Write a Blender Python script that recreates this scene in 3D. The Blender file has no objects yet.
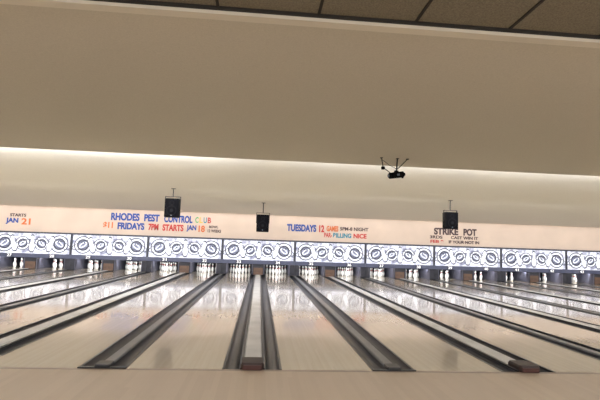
import bpy, math, random
from mathutils import Matrix, Vector
random.seed(4)
S=bpy.context.scene
S.view_settings.view_transform='Standard'
S.view_settings.look='None'
S.view_settings.exposure=0.0

# ---------------------------------------------------------------- materials
def mat(name,col,rough=0.5,metal=0.0,spec=0.5,emit=None,estr=0.0,noise=None,coat=0.0,bump=None):
    m=bpy.data.materials.new(name); m.use_nodes=True
    nt=m.node_tree; b=nt.nodes['Principled BSDF']
    b.inputs['Base Color'].default_value=(*col,1); b.inputs['Roughness'].default_value=rough
    b.inputs['Metallic'].default_value=metal; b.inputs['Specular IOR Level'].default_value=spec
    b.inputs['Coat Weight'].default_value=coat; b.inputs['Coat Roughness'].default_value=0.08
    if emit: 
        b.inputs['Emission Color'].default_value=(*emit,1); b.inputs['Emission Strength'].default_value=estr
    if noise:
        sc,amt=noise
        tc=nt.nodes.new('ShaderNodeTexCoord'); n=nt.nodes.new('ShaderNodeTexNoise')
        n.inputs['Scale'].default_value=sc; n.inputs['Detail'].default_value=5
        r=nt.nodes.new('ShaderNodeValToRGB')
        r.color_ramp.elements[0].position=0.3; r.color_ramp.elements[1].position=0.7
        r.color_ramp.elements[0].color=(*[c*(1-amt) for c in col],1)
        r.color_ramp.elements[1].color=(*[min(1,c*(1+amt)) for c in col],1)
        nt.links.new(tc.outputs['Object'],n.inputs['Vector']); nt.links.new(n.outputs['Fac'],r.inputs['Fac'])
        nt.links.new(r.outputs['Color'],b.inputs['Base Color'])
        if bump:
            bp=nt.nodes.new('ShaderNodeBump'); bp.inputs['Strength'].default_value=bump; bp.inputs['Distance'].default_value=0.01
            nt.links.new(n.outputs['Fac'],bp.inputs['Height']); nt.links.new(bp.outputs['Normal'],b.inputs['Normal'])
    return m

def board_mat(name,c1,c2,rough,bw=0.027,length=2.0,spec=0.5,coat=0.0):
    m=bpy.data.materials.new(name); m.use_nodes=True
    nt=m.node_tree; N=nt.nodes; L=nt.links; b=N['Principled BSDF']
    tc=N.new('ShaderNodeTexCoord'); sx=N.new('ShaderNodeSeparateXYZ'); L.new(tc.outputs['Object'],sx.inputs[0])
    def mth(op,a,bv=None):
        n=N.new('ShaderNodeMath'); n.operation=op
        for i,v in enumerate((a,bv)):
            if v is None: continue
            if isinstance(v,(int,float)): n.inputs[i].default_value=v
            else: L.new(v,n.inputs[i])
        return n.outputs[0]
    ix=mth('FLOOR',mth('DIVIDE',sx.outputs['X'],bw))
    off=mth('MULTIPLY',mth('SINE',mth('MULTIPLY',ix,12.7)),5.0)
    iy=mth('FLOOR',mth('DIVIDE',mth('ADD',sx.outputs['Y'],off),length))
    cb=N.new('ShaderNodeCombineXYZ'); L.new(ix,cb.inputs[0]); L.new(iy,cb.inputs[1])
    wn=N.new('ShaderNodeTexWhiteNoise'); L.new(cb.outputs[0],wn.inputs['Vector'])
    mp=N.new('ShaderNodeMapping'); mp.inputs['Scale'].default_value=(60,1.5,1); L.new(tc.outputs['Object'],mp.inputs[0])
    ns=N.new('ShaderNodeTexNoise'); ns.inputs['Scale'].default_value=1.0; ns.inputs['Detail'].default_value=4; L.new(mp.outputs[0],ns.inputs['Vector'])
    fac=mth('ADD',mth('MULTIPLY',wn.outputs['Value'],0.6),mth('MULTIPLY',ns.outputs['Fac'],0.4))
    r=N.new('ShaderNodeValToRGB'); r.color_ramp.elements[0].color=(*c1,1); r.color_ramp.elements[1].color=(*c2,1)
    L.new(fac,r.inputs['Fac']); L.new(r.outputs['Color'],b.inputs['Base Color'])
    b.inputs['Roughness'].default_value=rough; b.inputs['Specular IOR Level'].default_value=spec
    b.inputs['Coat Weight'].default_value=coat; b.inputs['Coat Roughness'].default_value=0.07
    return m

M={}
M['lane']=board_mat('lane_maple',(0.61,0.525,0.395),(0.70,0.61,0.47),0.2,0.0267,1.8,0.6,0.9)
M['approach']=board_mat('approach_maple',(0.56,0.445,0.33),(0.63,0.51,0.385),0.35,0.057,1.4,0.4)
M['arrow']=mat('arrow_inlay',(0.42,0.30,0.20),0.25)
M['sub']=mat('concrete_sub_floor',(0.06,0.055,0.05),0.8,noise=(4,0.2))
M['foul']=mat('foul_line_strip',(0.34,0.25,0.19),0.4)
M['gutter']=mat('gutter_dark_grey',(0.028,0.03,0.038),0.30,noise=(3,0.3))
M['rail']=mat('rail_black',(0.008,0.008,0.010),0.35)
M['cap']=mat('return_track_white',(0.70,0.70,0.69),0.25,noise=(2.5,0.10))
M['divgrey']=mat('divider_grey',(0.16,0.165,0.17),0.3,noise=(4,0.2))
M['endbrown']=mat('end_cap_brown',(0.03,0.014,0.011),0.5,noise=(8,0.2))
M['endred']=mat('end_cap_front',(0.07,0.025,0.02),0.5)
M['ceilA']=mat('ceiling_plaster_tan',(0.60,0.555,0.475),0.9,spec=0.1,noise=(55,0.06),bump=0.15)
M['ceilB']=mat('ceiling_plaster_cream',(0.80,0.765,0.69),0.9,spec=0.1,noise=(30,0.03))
M['tile']=mat('ceiling_tile_brown',(0.22,0.195,0.15),0.95,spec=0.1,noise=(70,0.25),bump=0.3)
M['seam']=mat('tile_seam_dark',(0.02,0.018,0.016),0.8)
M['ctrim']=mat('ceiling_trim_cream',(0.72,0.67,0.58),0.7)
M['wallf']=mat('wall_pink_cream',(0.64,0.515,0.425),0.85,noise=(1.2,0.05))
M['wall']=mat('wall_tan',(0.45,0.40,0.34),0.9,noise=(2,0.06))
M['black']=mat('black_plastic',(0.004,0.004,0.005),0.7,spec=0.08)
M['grille']=mat('speaker_grille',(0.004,0.004,0.005),0.95,spec=0.03,noise=(120,0.5))
M['cone']=mat('speaker_cone',(0.012,0.012,0.014),0.8,spec=0.05)
M['metal']=mat('bracket_metal',(0.02,0.02,0.02),0.6,spec=0.2)
M['glass']=mat('lens_glass',(0.35,0.4,0.5),0.1,metal=0.6)
M['pin']=mat('pin_white',(0.85,0.84,0.82),0.25)
M['pinred']=mat('pin_stripe_red',(0.5,0.08,0.08),0.3)
M['pit']=mat('pit_dark',(0.025,0.025,0.035),0.7,noise=(3,0.3))
M['kick']=mat('kickback_brown',(0.12,0.065,0.04),0.5,noise=(5,0.3))
M['kickgrey']=mat('kickback_grey',(0.10,0.10,0.14),0.5)
M['mframe']=mat('mask_frame',(0.015,0.017,0.03),0.4,emit=(0.10,0.11,0.2),estr=0.06)
M['mband']=mat('mask_band',(0.045,0.05,0.09),0.4,emit=(0.14,0.16,0.27),estr=0.18)
M['mdark']=mat('mask_print_dark',(0.03,0.033,0.06),0.4,emit=(0.10,0.11,0.17),estr=0.2)
M['mmid']=mat('mask_print_mid',(0.20,0.22,0.33),0.4,emit=(0.30,0.33,0.46),estr=0.3)
M['mwhite']=mat('mask_print_white',(0.74,0.76,0.83),0.4,emit=(0.86,0.89,1.0),estr=0.5)
M['tube']=mat('fill_panel_glow',(0.9,0.9,0.9),0.4,emit=(1,0.97,0.92),estr=6)  # glowing face of the added fill panels
M['mnum']=mat('number_white',(0.9,0.9,0.9),0.4,emit=(1,1,1),estr=0.5)
for n,c in dict(blue=(0.015,0.06,0.30),red=(0.48,0.035,0.03),green=(0.05,0.36,0.12),yellow=(0.78,0.48,0.05),navy=(0.04,0.04,0.14),brown=(0.06,0.03,0.035),orange=(0.62,0.14,0.03),teal=(0.02,0.22,0.32)).items():
    M['t_'+n]=mat('letter_'+n,c,0.6)
mb=mat('mask_backlit',(0.5,0.52,0.6),0.35); nt=mb.node_tree; b=nt.nodes['Principled BSDF']
tc=nt.nodes.new('ShaderNodeTexCoord'); v=nt.nodes.new('ShaderNodeTexNoise'); v.inputs['Scale'].default_value=3.6; v.inputs['Detail'].default_value=4
r=nt.nodes.new('ShaderNodeValToRGB'); e=r.color_ramp.elements
e[0].position=0.36; e[0].color=(0.14,0.15,0.24,1); e[1].position=0.54; e[1].color=(0.70,0.72,0.83,1)
nt.links.new(tc.outputs['Object'],v.inputs['Vector']); nt.links.new(v.outputs['Fac'],r.inputs['Fac'])
nt.links.new(r.outputs['Color'],b.inputs['Emission Color']); nt.links.new(r.outputs['Color'],b.inputs['Base Color']); b.inputs['Emission Strength'].default_value=0.55
M['mback']=mb

# ---------------------------------------------------------------- mesh builder
class B:
    def __init__(s): s.v=[];s.f=[];s.m=[];s.mats=[]
    def mi(s,k):
        if k not in s.mats: s.mats.append(k)
        return s.mats.index(k)
    def add(s,vs,fs,k,T=None):
        o=len(s.v); i=s.mi(k)
        for p in vs:
            p=Vector(p)
            if T is not None: p=T@p
            s.v.append(tuple(p))
        for f in fs: s.f.append([o+a for a in f]); s.m.append(i)
    def box(s,x0,x1,y0,y1,z0,z1,k,T=None):
        s.add([(x0,y0,z0),(x1,y0,z0),(x1,y1,z0),(x0,y1,z0),(x0,y0,z1),(x1,y0,z1),(x1,y1,z1),(x0,y1,z1)],
              [(0,3,2,1),(4,5,6,7),(0,1,5,4),(1,2,6,5),(2,3,7,6),(3,0,4,7)],k,T)
    def bev(s,x0,x1,y0,y1,z0,z1,c,k,T=None):
        def ring(x0,x1,y0,y1,z): return [(x0+c,y0,z),(x1-c,y0,z),(x1,y0+c,z),(x1,y1-c,z),(x1-c,y1,z),(x0+c,y1,z),(x0,y1-c,z),(x0,y0+c,z)]
        rs=[ring(x0+c/2,x1-c/2,y0+c/2,y1-c/2,z0),ring(x0,x1,y0,y1,z0+c),ring(x0,x1,y0,y1,z1-c),ring(x0+c/2,x1-c/2,y0+c/2,y1-c/2,z1)]
        vs=sum(rs,[]); fs=[tuple(range(7,-1,-1)),tuple(range(24,32))]
        for j in range(3):
            for i in range(8):
                a=j*8+i; bb=j*8+(i+1)%8; fs.append((a,bb,bb+8,a+8))
        s.add(vs,fs,k,T)
    def extr_y(s,prof,y0,y1,k,close=True):
        n=len(prof); vs=[(x,y0,z) for x,z in prof]+[(x,y1,z) for x,z in prof]
        fs=[]
        for i in range(n if close else n-1): j=(i+1)%n; fs.append((i,j,j+n,i+n))
        if close: fs+= [tuple(range(n-1,-1,-1)),tuple(range(n,2*n))]
        s.add(vs,fs,k)
    def extr_x(s,prof,x0,x1,k):
        n=len(prof); vs=[(x0,y,z) for y,z in prof]+[(x1,y,z) for y,z in prof]
        fs=[(i,(i+1)%n,(i+1)%n+n,i+n) for i in range(n)]+[tuple(range(n-1,-1,-1)),tuple(range(n,2*n))]
        s.add(vs,fs,k)
    def lathe(s,prof,seg,k,T=None):
        vs=[];fs=[]
        for r,z in prof:
            for i in range(seg):
                a=2*math.pi*i/seg; vs.append((r*math.cos(a),r*math.sin(a),z))
        for j in range(len(prof)-1):
            for i in range(seg):
                a=j*seg+i;b2=j*seg+(i+1)%seg; fs.append((a,b2,b2+seg,a+seg))
        fs.append(tuple(range(seg-1,-1,-1))); fs.append(tuple(range((len(prof)-1)*seg,len(prof)*seg)))
        s.add(vs,fs,k,T)
    def flat(s,pts,y,k):
        s.add([(x,y,z) for x,z in pts],[tuple(range(len(pts)))],k)
    def ring(s,cx,cz,rx,rz,w,y,k,tilt=0,n=28,a0=0,a1=2*math.pi):
        vs=[];fs=[]
        for i in range(n+1):
            a=a0+(a1-a0)*i/n
            for q in (0,-w):
                x=(rx+q)*math.cos(a); z=(rz+q)*math.sin(a)
                vs.append((cx+x*math.cos(tilt)-z*math.sin(tilt),y,cz+x*math.sin(tilt)+z*math.cos(tilt)))
        for i in range(n): fs.append((2*i,2*i+2,2*i+3,2*i+1))
        s.add(vs,fs,k)
    def disc(s,cx,cz,r,y,k,n=28):
        s.flat([(cx+r*math.cos(2*math.pi*i/n),cz+r*math.sin(2*math.pi*i/n)) for i in range(n)],y,k)
    def tube(s,p,q,r,k,seg=8):
        p=Vector(p);q=Vector(q); d=q-p; T=Matrix.Translation(p)@d.to_track_quat('Z','Y').to_matrix().to_4x4()
        s.lathe([(r,0),(r,d.length)],seg,k,T)
    def obj(s,name,parent=None,smooth=False):
        me=bpy.data.meshes.new(name); me.from_pydata(s.v,[],s.f)
        for k in s.mats: me.materials.append(M[k])
        for p,i in zip(me.polygons,s.m): p.material_index=i; p.use_smooth=smooth
        me.update(); o=bpy.data.objects.new(name,me); S.collection.objects.link(o)
        if parent: o.parent=parent
        return o
def empty(name,loc=(0,0,0)):
    o=bpy.data.objects.new(name,None); o.location=loc; S.collection.objects.link(o); return o

# ---------------------------------------------------------------- dimensions
H=1.37
X0=-0.025; P=3.165; WIDE=0.65; NAR=0.50; LW=(P-WIDE-NAR)/2
YF=5.08; YE=21.6; YM=19.9
K=range(-5,8)
XL=X0-5*P-P/2; XR=X0+7*P+P/2
SUB=-0.12

# ---------------------------------------------------------------- room shell
f=B(); f.box(XL,XR,-9,YF-0.06,-0.25,0.0,'approach'); f.box(XL,XR,YF-0.06,YF,-0.25,0.0,'foul')
f.box(XL,XR,YF,22.4,-0.25,SUB,'sub'); f.obj('floor')

zA0=H+2.20; zA1=H+1.75; yA0=4.3; yA1=9.4
zB0=H+2.02; zB1=H+1.60; yB1=14.1
zC0=H+1.80; zC1=H+1.27; yC1=20.1
c=B(); TOP=4.3
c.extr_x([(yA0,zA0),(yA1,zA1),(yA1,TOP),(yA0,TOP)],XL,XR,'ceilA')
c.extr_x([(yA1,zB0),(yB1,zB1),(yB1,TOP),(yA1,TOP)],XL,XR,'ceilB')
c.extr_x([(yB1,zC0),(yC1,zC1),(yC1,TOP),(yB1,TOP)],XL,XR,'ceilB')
c.box(XL,XR,-9,yA0,zA0+0.04,TOP,'tile')
x=0.48-0.97*19
while x<XR:
    if x>XL: c.box(x-0.014,x+0.014,-9,yA0-0.1,zA0+0.028,zA0+0.04,'seam')
    x+=0.97
y=yA0-0.97
while y>-9:
    c.box(XL,XR,y-0.014,y+0.014,zA0+0.028,zA0+0.04,'seam'); y-=0.97
c.obj('ceiling')
t=B(); t.box(XL,XR,yA0-0.12,yA0,zA0-0.025,zA0+0.04,'ctrim'); t.box(XL,XR,yA0-0.15,yA0-0.12,zA0+0.01,zA0+0.04,'seam'); t.obj('trim_1')

w=B(); w.box(XL,XR,20.1,20.25,0.46,TOP,'wallf'); w.obj('wall_front')
w=B(); w.box(XL,XR,22.3,22.4,SUB,TOP,'wall'); w.obj('wall_pit')
w=B(); w.box(XL-0.15,XL,-9,22.4,-0.25,TOP,'wall'); w.obj('wall_left')
w=B(); w.box(XR,XR+0.15,-9,22.4,-0.25,TOP,'wall'); w.obj('wall_right')
w=B(); w.box(XL,XR,-9.15,-9,-0.25,TOP,'wall'); w.obj('wall_back')

# ---------------------------------------------------------------- lanes & dividers
arrow_pos=[(-3,0),(-2,0.32),(-1,0.64),(0,0.96),(1,0.64),(2,0.32),(3,0)]
pinprof=[(0.026,0),(0.036,0.02),(0.0495,0.057),(0.0605,0.114),(0.057,0.15),(0.045,0.19),(0.030,0.225),(0.0245,0.25)]
pinprof2=[(0.0245,0.25),(0.0235,0.268),(0.0245,0.285)]
pinprof3=[(0.0245,0.285),(0.030,0.32),(0.0323,0.343),(0.028,0.364),(0.016,0.377),(0.004,0.381)]
def gutter_prof(xa,xb):
    n=10; cx=(xa+xb)/2; r=(xb-xa)/2-0.008
    pr=[(xa,-0.004),(xa+0.008,-0.004)]
    for i in range(1,n): 
        a=math.pi*i/n; pr.append((cx-r*math.cos(a),-0.004-0.085*math.sin(a)))
    pr+=[(xb-0.008,-0.004),(xb,-0.004),(xb,SUB),(xa,SUB)]
    return pr
for k in K:
    xw=X0+k*P
    for sgn in (-1,1):
        xc=xw+sgn*(WIDE/2+LW/2)
        l=B(); l.box(-LW/2,LW/2,YF,YE,SUB,0,'lane')
        for i,dy in arrow_pos:
            ax=i*0.13; ay=8.6+dy
            l.add([(ax-0.012,ay,0.0012),(ax+0.012,ay,0.0012),(ax,ay+0.15,0.0012)],[(0,1,2)],'arrow')
        for i in (-4,-3,-2,-1,1,2,3,4):
            ax=i*0.105; ay=7.0
            l.add([(ax+0.007*math.cos(a*math.pi/4),ay+0.007*math.sin(a*math.pi/4)*2,0.0012) for a in range(8)],[tuple(range(8))],'arrow')
        o=l.obj('bowling_lane'); o.location=(xc,0,0)
        p=B()
        for row in range(4):
            for j in range(row+1):
                T=Matrix.Translation(((j-row/2)*0.28,20.35+row*0.264,0.0))
                p.lathe(pinprof,14,'pin',T); p.lathe(pinprof2,14,'pinred',T); p.lathe(pinprof3,14,'pin',T)
        o=p.obj('bowling_pin_rack',smooth=True); o.location=(xc,0,0.0013)
    d=B(); g=0.19; hw=WIDE/2
    d.extr_y(gutter_prof(-hw,-hw+g),YF,YE,'gutter'); d.extr_y(gutter_prof(hw-g,hw),YF,YE,'gutter')
    q=hw-g
    d.extr_y([(-hw,-0.004),(-hw,0.003),(-hw+0.03,0.003),(-hw+0.03,-0.004)],YF,19.6,'rail')
    d.extr_y([(hw-0.03,-0.004),(hw-0.03,0.003),(hw,0.003),(hw,-0.004)],YF,19.6,'rail')
    d.extr_y([(-q,SUB),(-q,0.012),(-q+0.01,0.02),(-q+0.03,0.02),(-q+0.03,SUB)],YF,19.6,'rail')
    d.extr_y([(q-0.03,SUB),(q-0.03,0.02),(q-0.01,0.02),(q,0.012),(q,SUB)],YF,19.6,'rail')
    d.extr_y([(-q+0.03,SUB),(-q+0.03,0.014),(-q+0.045,0.03),(q-0.045,0.03),(q-0.03,0.014),(q-0.03,SUB)],YF,19.6,'cap')
    d.bev(-0.125,0.125,YF-0.03,YF+0.24,-0.0,0.075,0.02,'endbrown')
    d.bev(-0.10,0.10,YF-0.045,YF-0.03,0.004,0.055,0.006,'endred')
    o=d.obj('ball_return_track'); o.location=(xw,0,0)
    d=B(); hw=NAR/2
    d.extr_y(gutter_prof(-hw,-hw+g),YF,YE,'gutter'); d.extr_y(gutter_prof(hw-g,hw),YF,YE,'gutter')
    d.extr_y([(-0.06,SUB),(-0.06,0.008),(-0.045,0.018),(0.045,0.018),(0.06,0.008),(0.06,SUB)],YF,19.6,'divgrey')
    d.extr_y([(-hw,-0.004),(-hw,0.003),(-hw+0.03,0.003),(-hw+0.03,-0.004)],YF,19.6,'rail')
    d.extr_y([(hw-0.03,-0.004),(hw-0.03,0.003),(hw,0.003),(hw,-0.004)],YF,19.6,'rail')
    d.bev(-0.08,0.08,YF-0.02,YF+0.16,0.0,0.04,0.012,'rail')
    d.bev(-hw,hw,YF-0.02,YF+0.03,-0.001,0.012,0.005,'rail')
    if k<7:
        o=d.obj('double_gutter'); o.location=(xw+P/2,0,0)
    bb=B(); hp=P/2-0.004
    bb.box(-hp,hp,21.65,21.72,SUB,0.458,'pit'); bb.box(-hp,hp,20.28,21.65,0.445,0.458,'pit')
    bb.box(-0.24,0.24,YM+0.03,21.65,0.0,0.445,'pit'); bb.box(-0.20,0.20,YM,YM+0.03,0.0,0.30,'kick'); 
    bb.box(-0.27,-0.24,YM,21.65,0.0,0.445,'kickgrey'); bb.box(0.24,0.27,YM,21.65,0.0,0.445,'kickgrey')
    for sg in (-1,1):
        a,b2=sorted((sg*hp,sg*(hp-0.20))); bb.box(a,b2,YM+0.02,21.65,0.0,0.445,'pit')
        xe=sg*(hp-0.21); bb.box(xe-0.012,xe+0.012,YM,21.65,0.0,0.445,'kickgrey')
    o=bb.obj('pinsetter_bay'); o.location=(xw,0,0)

# ---------------------------------------------------------------- mask units
ZB=0.46; ZT=1.54; BD=0.17
def text_mesh(s,size,key,extr=0.008,bold=0.012):
    cu=bpy.data.curves.new('t','FONT'); cu.body=s; cu.size=size; cu.extrude=extr; cu.offset=bold*size
    o=bpy.data.objects.new('t',cu); S.collection.objects.link(o); bpy.context.view_layer.update()
    dg=bpy.context.evaluated_depsgraph_get(); me=bpy.data.meshes.new_from_object(o.evaluated_get(dg))
    bpy.data.objects.remove(o); me.materials.clear(); me.materials.append(M[key]); return me
def place_text(name,s,x0,x1,z0,z1,y,key,parent,pl=(0,0,0),bold=0.012):
    me=text_mesh(s,1.0,key,0.01,bold)
    xs=[v.co.x for v in me.vertices]; ys=[v.co.y for v in me.vertices]; zs=[v.co.z for v in me.vertices]
    ax,bx,ay,by,az=min(xs),max(xs),min(ys),max(ys),min(zs)
    for v in me.vertices:
        v.co=Vector((x0+(v.co.x-ax)/(bx-ax)*(x1-x0), y-(v.co.z-az)*0.6, z0+(v.co.y-ay)/(by-ay)*(z1-z0)))-Vector(pl)
    o=bpy.data.objects.new(name,me); S.collection.objects.link(o); o.parent=parent; return o
def pin_sil(cx,cz,h,tilt):
    pr=pinprof+pinprof2+pinprof3; s=h/0.381
    pts=[(r*s*1.15,z*s-h/2) for r,z in pr]+[(-r*s*1.15,z*s-h/2) for r,z in reversed(pr)]
    ct,st=math.cos(tilt),math.sin(tilt)
    return [(cx+x*ct-z*st,cz+x*st+z*ct) for x,z in pts]
for k in K:
    xw=X0+k*P
    e=empty('masking_unit',(xw,YM,0))
    m=B(); hw=P/2
    m.box(-hw+0.003,hw-0.003,0.03,0.195,ZB,ZT,'mframe')
    m.box(-hw+0.003,hw-0.003,0.0,0.03,ZT-0.07,ZT,'mframe'); m.box(-hw+0.003,hw-0.003,0.0,0.03,ZB,ZB+BD,'mband')
    m.box(-hw+0.003,-hw+0.05,0.0,0.03,ZB+BD,ZT-0.07,'mframe'); m.box(hw-0.05,hw-0.003,0.0,0.03,ZB+BD,ZT-0.07,'mframe')
    m.box(-hw+0.05,hw-0.05,0.02,0.03,ZB+BD,ZT-0.07,'mback')
    zc=(ZB+BD+ZT-0.07)/2; rr=0.37
    for cx in (-1.1,1.1,0.38,-0.38):
        R=rr if abs(cx)>1 else 0.29
        m.disc(cx,zc,R,0.016,'mdark'); m.ring(cx,zc,R*0.88,R*0.88,R*0.20,0.014,'mwhite')
        m.disc(cx,zc,R*0.50,0.013,'mmid'); m.ring(cx,zc,R*0.5,R*0.25,0.045,0.012,'mwhite',tilt=0.6 if cx<0 else -0.6)
        for dx,dz in ((-0.05,0.1),(0.05,0.1),(0,0.03)): m.disc(cx+dx,zc+dz,0.03,0.011,'mdark',8)
        m.ring(cx,zc,R*1.3,R*0.45,0.03,0.010,'mdark',tilt=0.35 if cx<0 else -0.35)
    for cx,h,tl in ((-0.74,0.62,0.25),(0.74,0.62,-0.25),(0.0,0.66,0.0)):
        m.flat(pin_sil(cx,zc,h*1.16,tl),0.009,'mdark'); m.flat(pin_sil(cx,zc,h*0.98,tl),0.007,'mwhite')
    m.obj('mask_panel',e)
    for sg,n in ((-1,0),(1,1)):
        num=30+2*k+n+3
        xc=sg*0.85
        m=B(); m.bev(xc-0.15,xc+0.15,-0.015,0.0,ZB+0.01,ZB+BD-0.01,0.006,'mdark'); m.obj('number_plate',e)
        place_text('lane_number',str(num),xc-0.09,xc+0.09,ZB+0.025,ZB+BD-0.025,-0.016,'mnum',e)

# ---------------------------------------------------------------- wall lettering
L=empty('wall_lettering',(0,20.09,0))
def T(s,x0,x1,z0,z1,c,b=0.03): place_text('word_'+s.lower().replace(' ','_')[:12],s,x0,x1,z0,z1,0.008,'t_'+c,L,(0,0,0),b)
T('RHODES',-6.45,-5.25,2.15,2.48,'blue',0.045); T('PEST',-5.05,-4.40,2.15,2.47,'blue',0.045); T('CONTROL',-4.2,-2.98,2.14,2.46,'blue',0.045)
for i,(ch,cc) in enumerate(zip('CLUB',('green','yellow','teal','red'))): T(ch,-2.86+i*0.18,-2.72+i*0.18,2.17,2.42,cc,0.02)
T('$11',-6.75,-6.35,1.77,2.07,'orange',0.03); T('FRIDAYS',-6.15,-5.02,1.77,2.07,'blue',0.045)
T('7PM',-4.85,-4.42,1.77,2.06,'red',0.04); T('STARTS',-4.25,-3.35,1.77,2.06,'red',0.045); T('JAN',-3.22,-2.80,1.77,2.06,'blue',0.04); T('18',-2.70,-2.43,1.77,2.06,'orange',0.03)
T('BOWL',-2.25,-1.85,1.96,2.07,'brown'); T('12 WEEKS',-2.30,-1.72,1.77,1.90,'brown')
T('TUESDAYS',1.18,2.50,1.95,2.27,'blue',0.045); T('12',2.63,2.86,1.95,2.27,'red',0.04); T('GAMES',2.97,3.5,2.0,2.25,'orange',0.04)
T('5PM-8 NIGHT',3.58,4.88,2.06,2.22,'brown'); T('PAR-',2.86,3.22,1.73,1.94,'red'); T('BILLING',3.27,4.10,1.73,1.94,'teal',0.04); T('NICE',4.2,4.80,1.73,1.94,'red',0.04)
T('STRIKE',7.95,9.10,2.03,2.35,'brown',0.045); T('POT',9.35,9.98,2.03,2.35,'brown',0.045)
T('3RDS',7.75,8.35,1.85,1.99,'brown'); T('CAST WIN IT',8.75,10.05,1.85,1.99,'brown')
T('FEB 9',7.78,8.4,1.65,1.79,'red'); T('IF YOUR NOT IN',8.65,10.1,1.65,1.79,'brown')
T('JAN',-10.75,-10.25,1.83,2.10,'blue',0.04); T('21',-10.12,-9.75,1.83,2.10,'orange',0.03); T('STARTS',-10.6,-9.95,2.16,2.29,'brown')
T('EVERY',-12.2,-11.0,1.83,2.1,'blue')

# ---------------------------------------------------------------- speakers
def ceilC(y): return zC0+(zC1-zC0)*(y-yB1)/(yC1-yB1)
def speaker(x,y,z0,z1,w):
    s=B(); h=z1-z0; d=0.32; hw=w/2
    s.bev(-hw,hw,0,d,0,h,0.025,'black')
    s.box(-hw+0.04,hw-0.04,-0.012,0.002,0.04,h-0.04,'grille')
    s.ring(0,h*0.36,w*0.34,w*0.34,0.02,-0.014,'cone'); s.disc(0,h*0.36,w*0.12,-0.014,'cone')
    s.ring(0,h*0.76,w*0.15,w*0.15,0.015,-0.014,'cone'); s.disc(0,h*0.10,0.02,-0.014,'glass',10)
    zc=ceilC(y+d/2)-z0
    for sx in (-1,1): s.box(sx*(hw+0.01)-0.01,sx*(hw+0.01)+0.01,d/2-0.02,d/2+0.02,h*0.5,h+0.06,'metal')
    s.box(-hw-0.02,hw+0.02,d/2-0.02,d/2+0.02,h+0.06,h+0.075,'metal')
    s.tube((0,d/2,h+0.07),(0,d/2,zc+0.01),0.016,'metal'); s.box(-0.07,0.07,d/2-0.07,d/2+0.07,zc-0.005,zc+0.012,'metal')
    o=s.obj('ceiling_speaker'); o.location=(x,y,z0)
speaker(-2.92,15,2.12,2.74,0.47); speaker(0.08,17,1.80,2.45,0.47); speaker(6.58,15,2.08,2.66,0.45)

# ---------------------------------------------------------------- projector on bracket
s=B(); px,py,pz=2.66,8.8,2.83
def ceilA(y): return zA0+(zA1-zA0)*(y-yA0)/(yA1-yA0)
Tm=Matrix.Translation((0.03,0,0))@Matrix.Rotation(math.radians(25),4,'Z')@Matrix.Rotation(math.radians(-10),4,'Y')
s.bev(-0.14,0.14,-0.10,0.10,-0.06,0.06,0.02,'black',Tm)
s.lathe([(0.04,0),(0.045,0.05),(0.04,0.08),(0.03,0.085)],14,'black',Tm@Matrix.Translation((-0.12,0,0))@Matrix.Rotation(math.radians(-90),4,'Y'))
s.lathe([(0.026,0.08),(0.026,0.09)],12,'glass',Tm@Matrix.Translation((-0.12,0,0))@Matrix.Rotation(math.radians(-90),4,'Y'))
s.box(-0.07,-0.01,-0.115,-0.10,-0.02,0.02,'glass',Tm); s.box(0.05,0.09,-0.105,-0.09,-0.08,-0.04,'black',Tm)
s.bev(0.10,0.20,-0.06,0.04,-0.03,0.03,0.01,'black',Tm)
zt=ceilA(py)-pz
for xx in (-0.28,0.05,0.26): s.box(xx-0.025,xx+0.025,-0.025,0.025,zt-0.012,zt+0.004,'metal')
s.tube((-0.28,0,zt-0.005),(-0.24,0,zt-0.20),0.009,'metal'); s.tube((-0.24,0,zt-0.20),(-0.08,0,0.03),0.009,'metal')
s.tube((0.05,0,zt-0.01),(0.03,0,0.03),0.015,'metal'); s.tube((0.26,0,zt-0.005),(0.05,0,0.12),0.009,'metal')
s.tube((-0.28,0,zt-0.03),(-0.12,0,0.20),0.006,'metal'); s.tube((-0.12,0,0.20),(0.03,0,0.13),0.006,'metal')
s.lathe([(0.045,-0.02),(0.045,0.03)],12,'black',Matrix.Translation((0.03,0,0.06)))
s.bev(-0.28,-0.21,-0.03,0.03,zt-0.24,zt-0.18,0.01,'black')
o=s.obj('ceiling_projector'); o.location=(px,py,pz)

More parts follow.
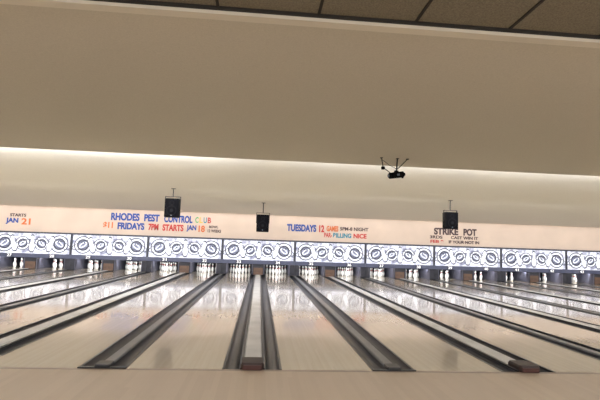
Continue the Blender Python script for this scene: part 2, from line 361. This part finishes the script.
# ---------------------------------------------------------------- lights
def area(name,loc,rx,sx,sy,e,col):
    l=bpy.data.lights.new(name,'AREA'); l.shape='RECTANGLE'; l.size=sx; l.size_y=sy; l.energy=e; l.color=col
    o=bpy.data.objects.new(name,l); o.location=loc; o.rotation_euler=(math.radians(rx),0,0); S.collection.objects.link(o); return o
mid=(XL+XR)/2; W=XR-XL
cool=(0.98,0.985,1.0)
def fixture(x0,x1,y,z,name):
    g=B(); g.box(x0,x1,y,y+0.04,z-0.05,z+0.05,'ctrim'); g.obj(name)
fixture(XL,XR,yA1,zA1+0.14,'cove_light_fixture'); fixture(XL,XR,yB1,zB1+0.12,'cove_light_fixture')
area('cove_lamp',( (XL-0.5)/2,yA1+0.06,zA1+0.14),106,-XL-0.5,0.08,1120,cool)
area('cove_lamp',( XR/2,yA1+0.06,zA1+0.14),106,XR-0.5,0.08,900,cool)
area('cove_lamp',( mid,yB1+0.06,zB1+0.12),104,W,0.08,600,cool)
for i in range(7):  # unseen panels added behind the camera for general fill light
    x=XL+3+i*6.0
    g=B(); g.box(-1.2,1.2,-0.3,0.3,0.0,0.05,'ctrim'); g.box(-1.12,1.12,-0.24,0.24,-0.01,0.0,'tube')
    o=g.obj('fill_panel'); o.location=(x,-2.5,zA0-0.012)
    area('fill_lamp',(x,-2.5,zA0-0.05),12,2.2,0.5,410,cool)  # added fill light under each panel
area('pin_deck_lamp',(mid,20.12,0.42),60,W,0.04,270,(0.93,0.96,1))

w=bpy.data.worlds.new('World'); S.world=w; w.use_nodes=True
w.node_tree.nodes['Background'].inputs[0].default_value=(0.5,0.5,0.5,1); w.node_tree.nodes['Background'].inputs[1].default_value=0.3

# ---------------------------------------------------------------- camera
cd=bpy.data.cameras.new('camera'); cd.lens=27; cd.sensor_width=36; cam=bpy.data.objects.new('camera',cd); S.collection.objects.link(cam)
psi,th,ro=math.radians(4.9),math.radians(5.65),math.radians(1.9)
cam.matrix_world=Matrix.Translation((0,0,H))@Matrix.Rotation(-psi,4,'Z')@Matrix.Rotation(math.pi/2+th,4,'X')@Matrix.Rotation(ro,4,'Z')
cd.clip_end=200
S.camera=cam
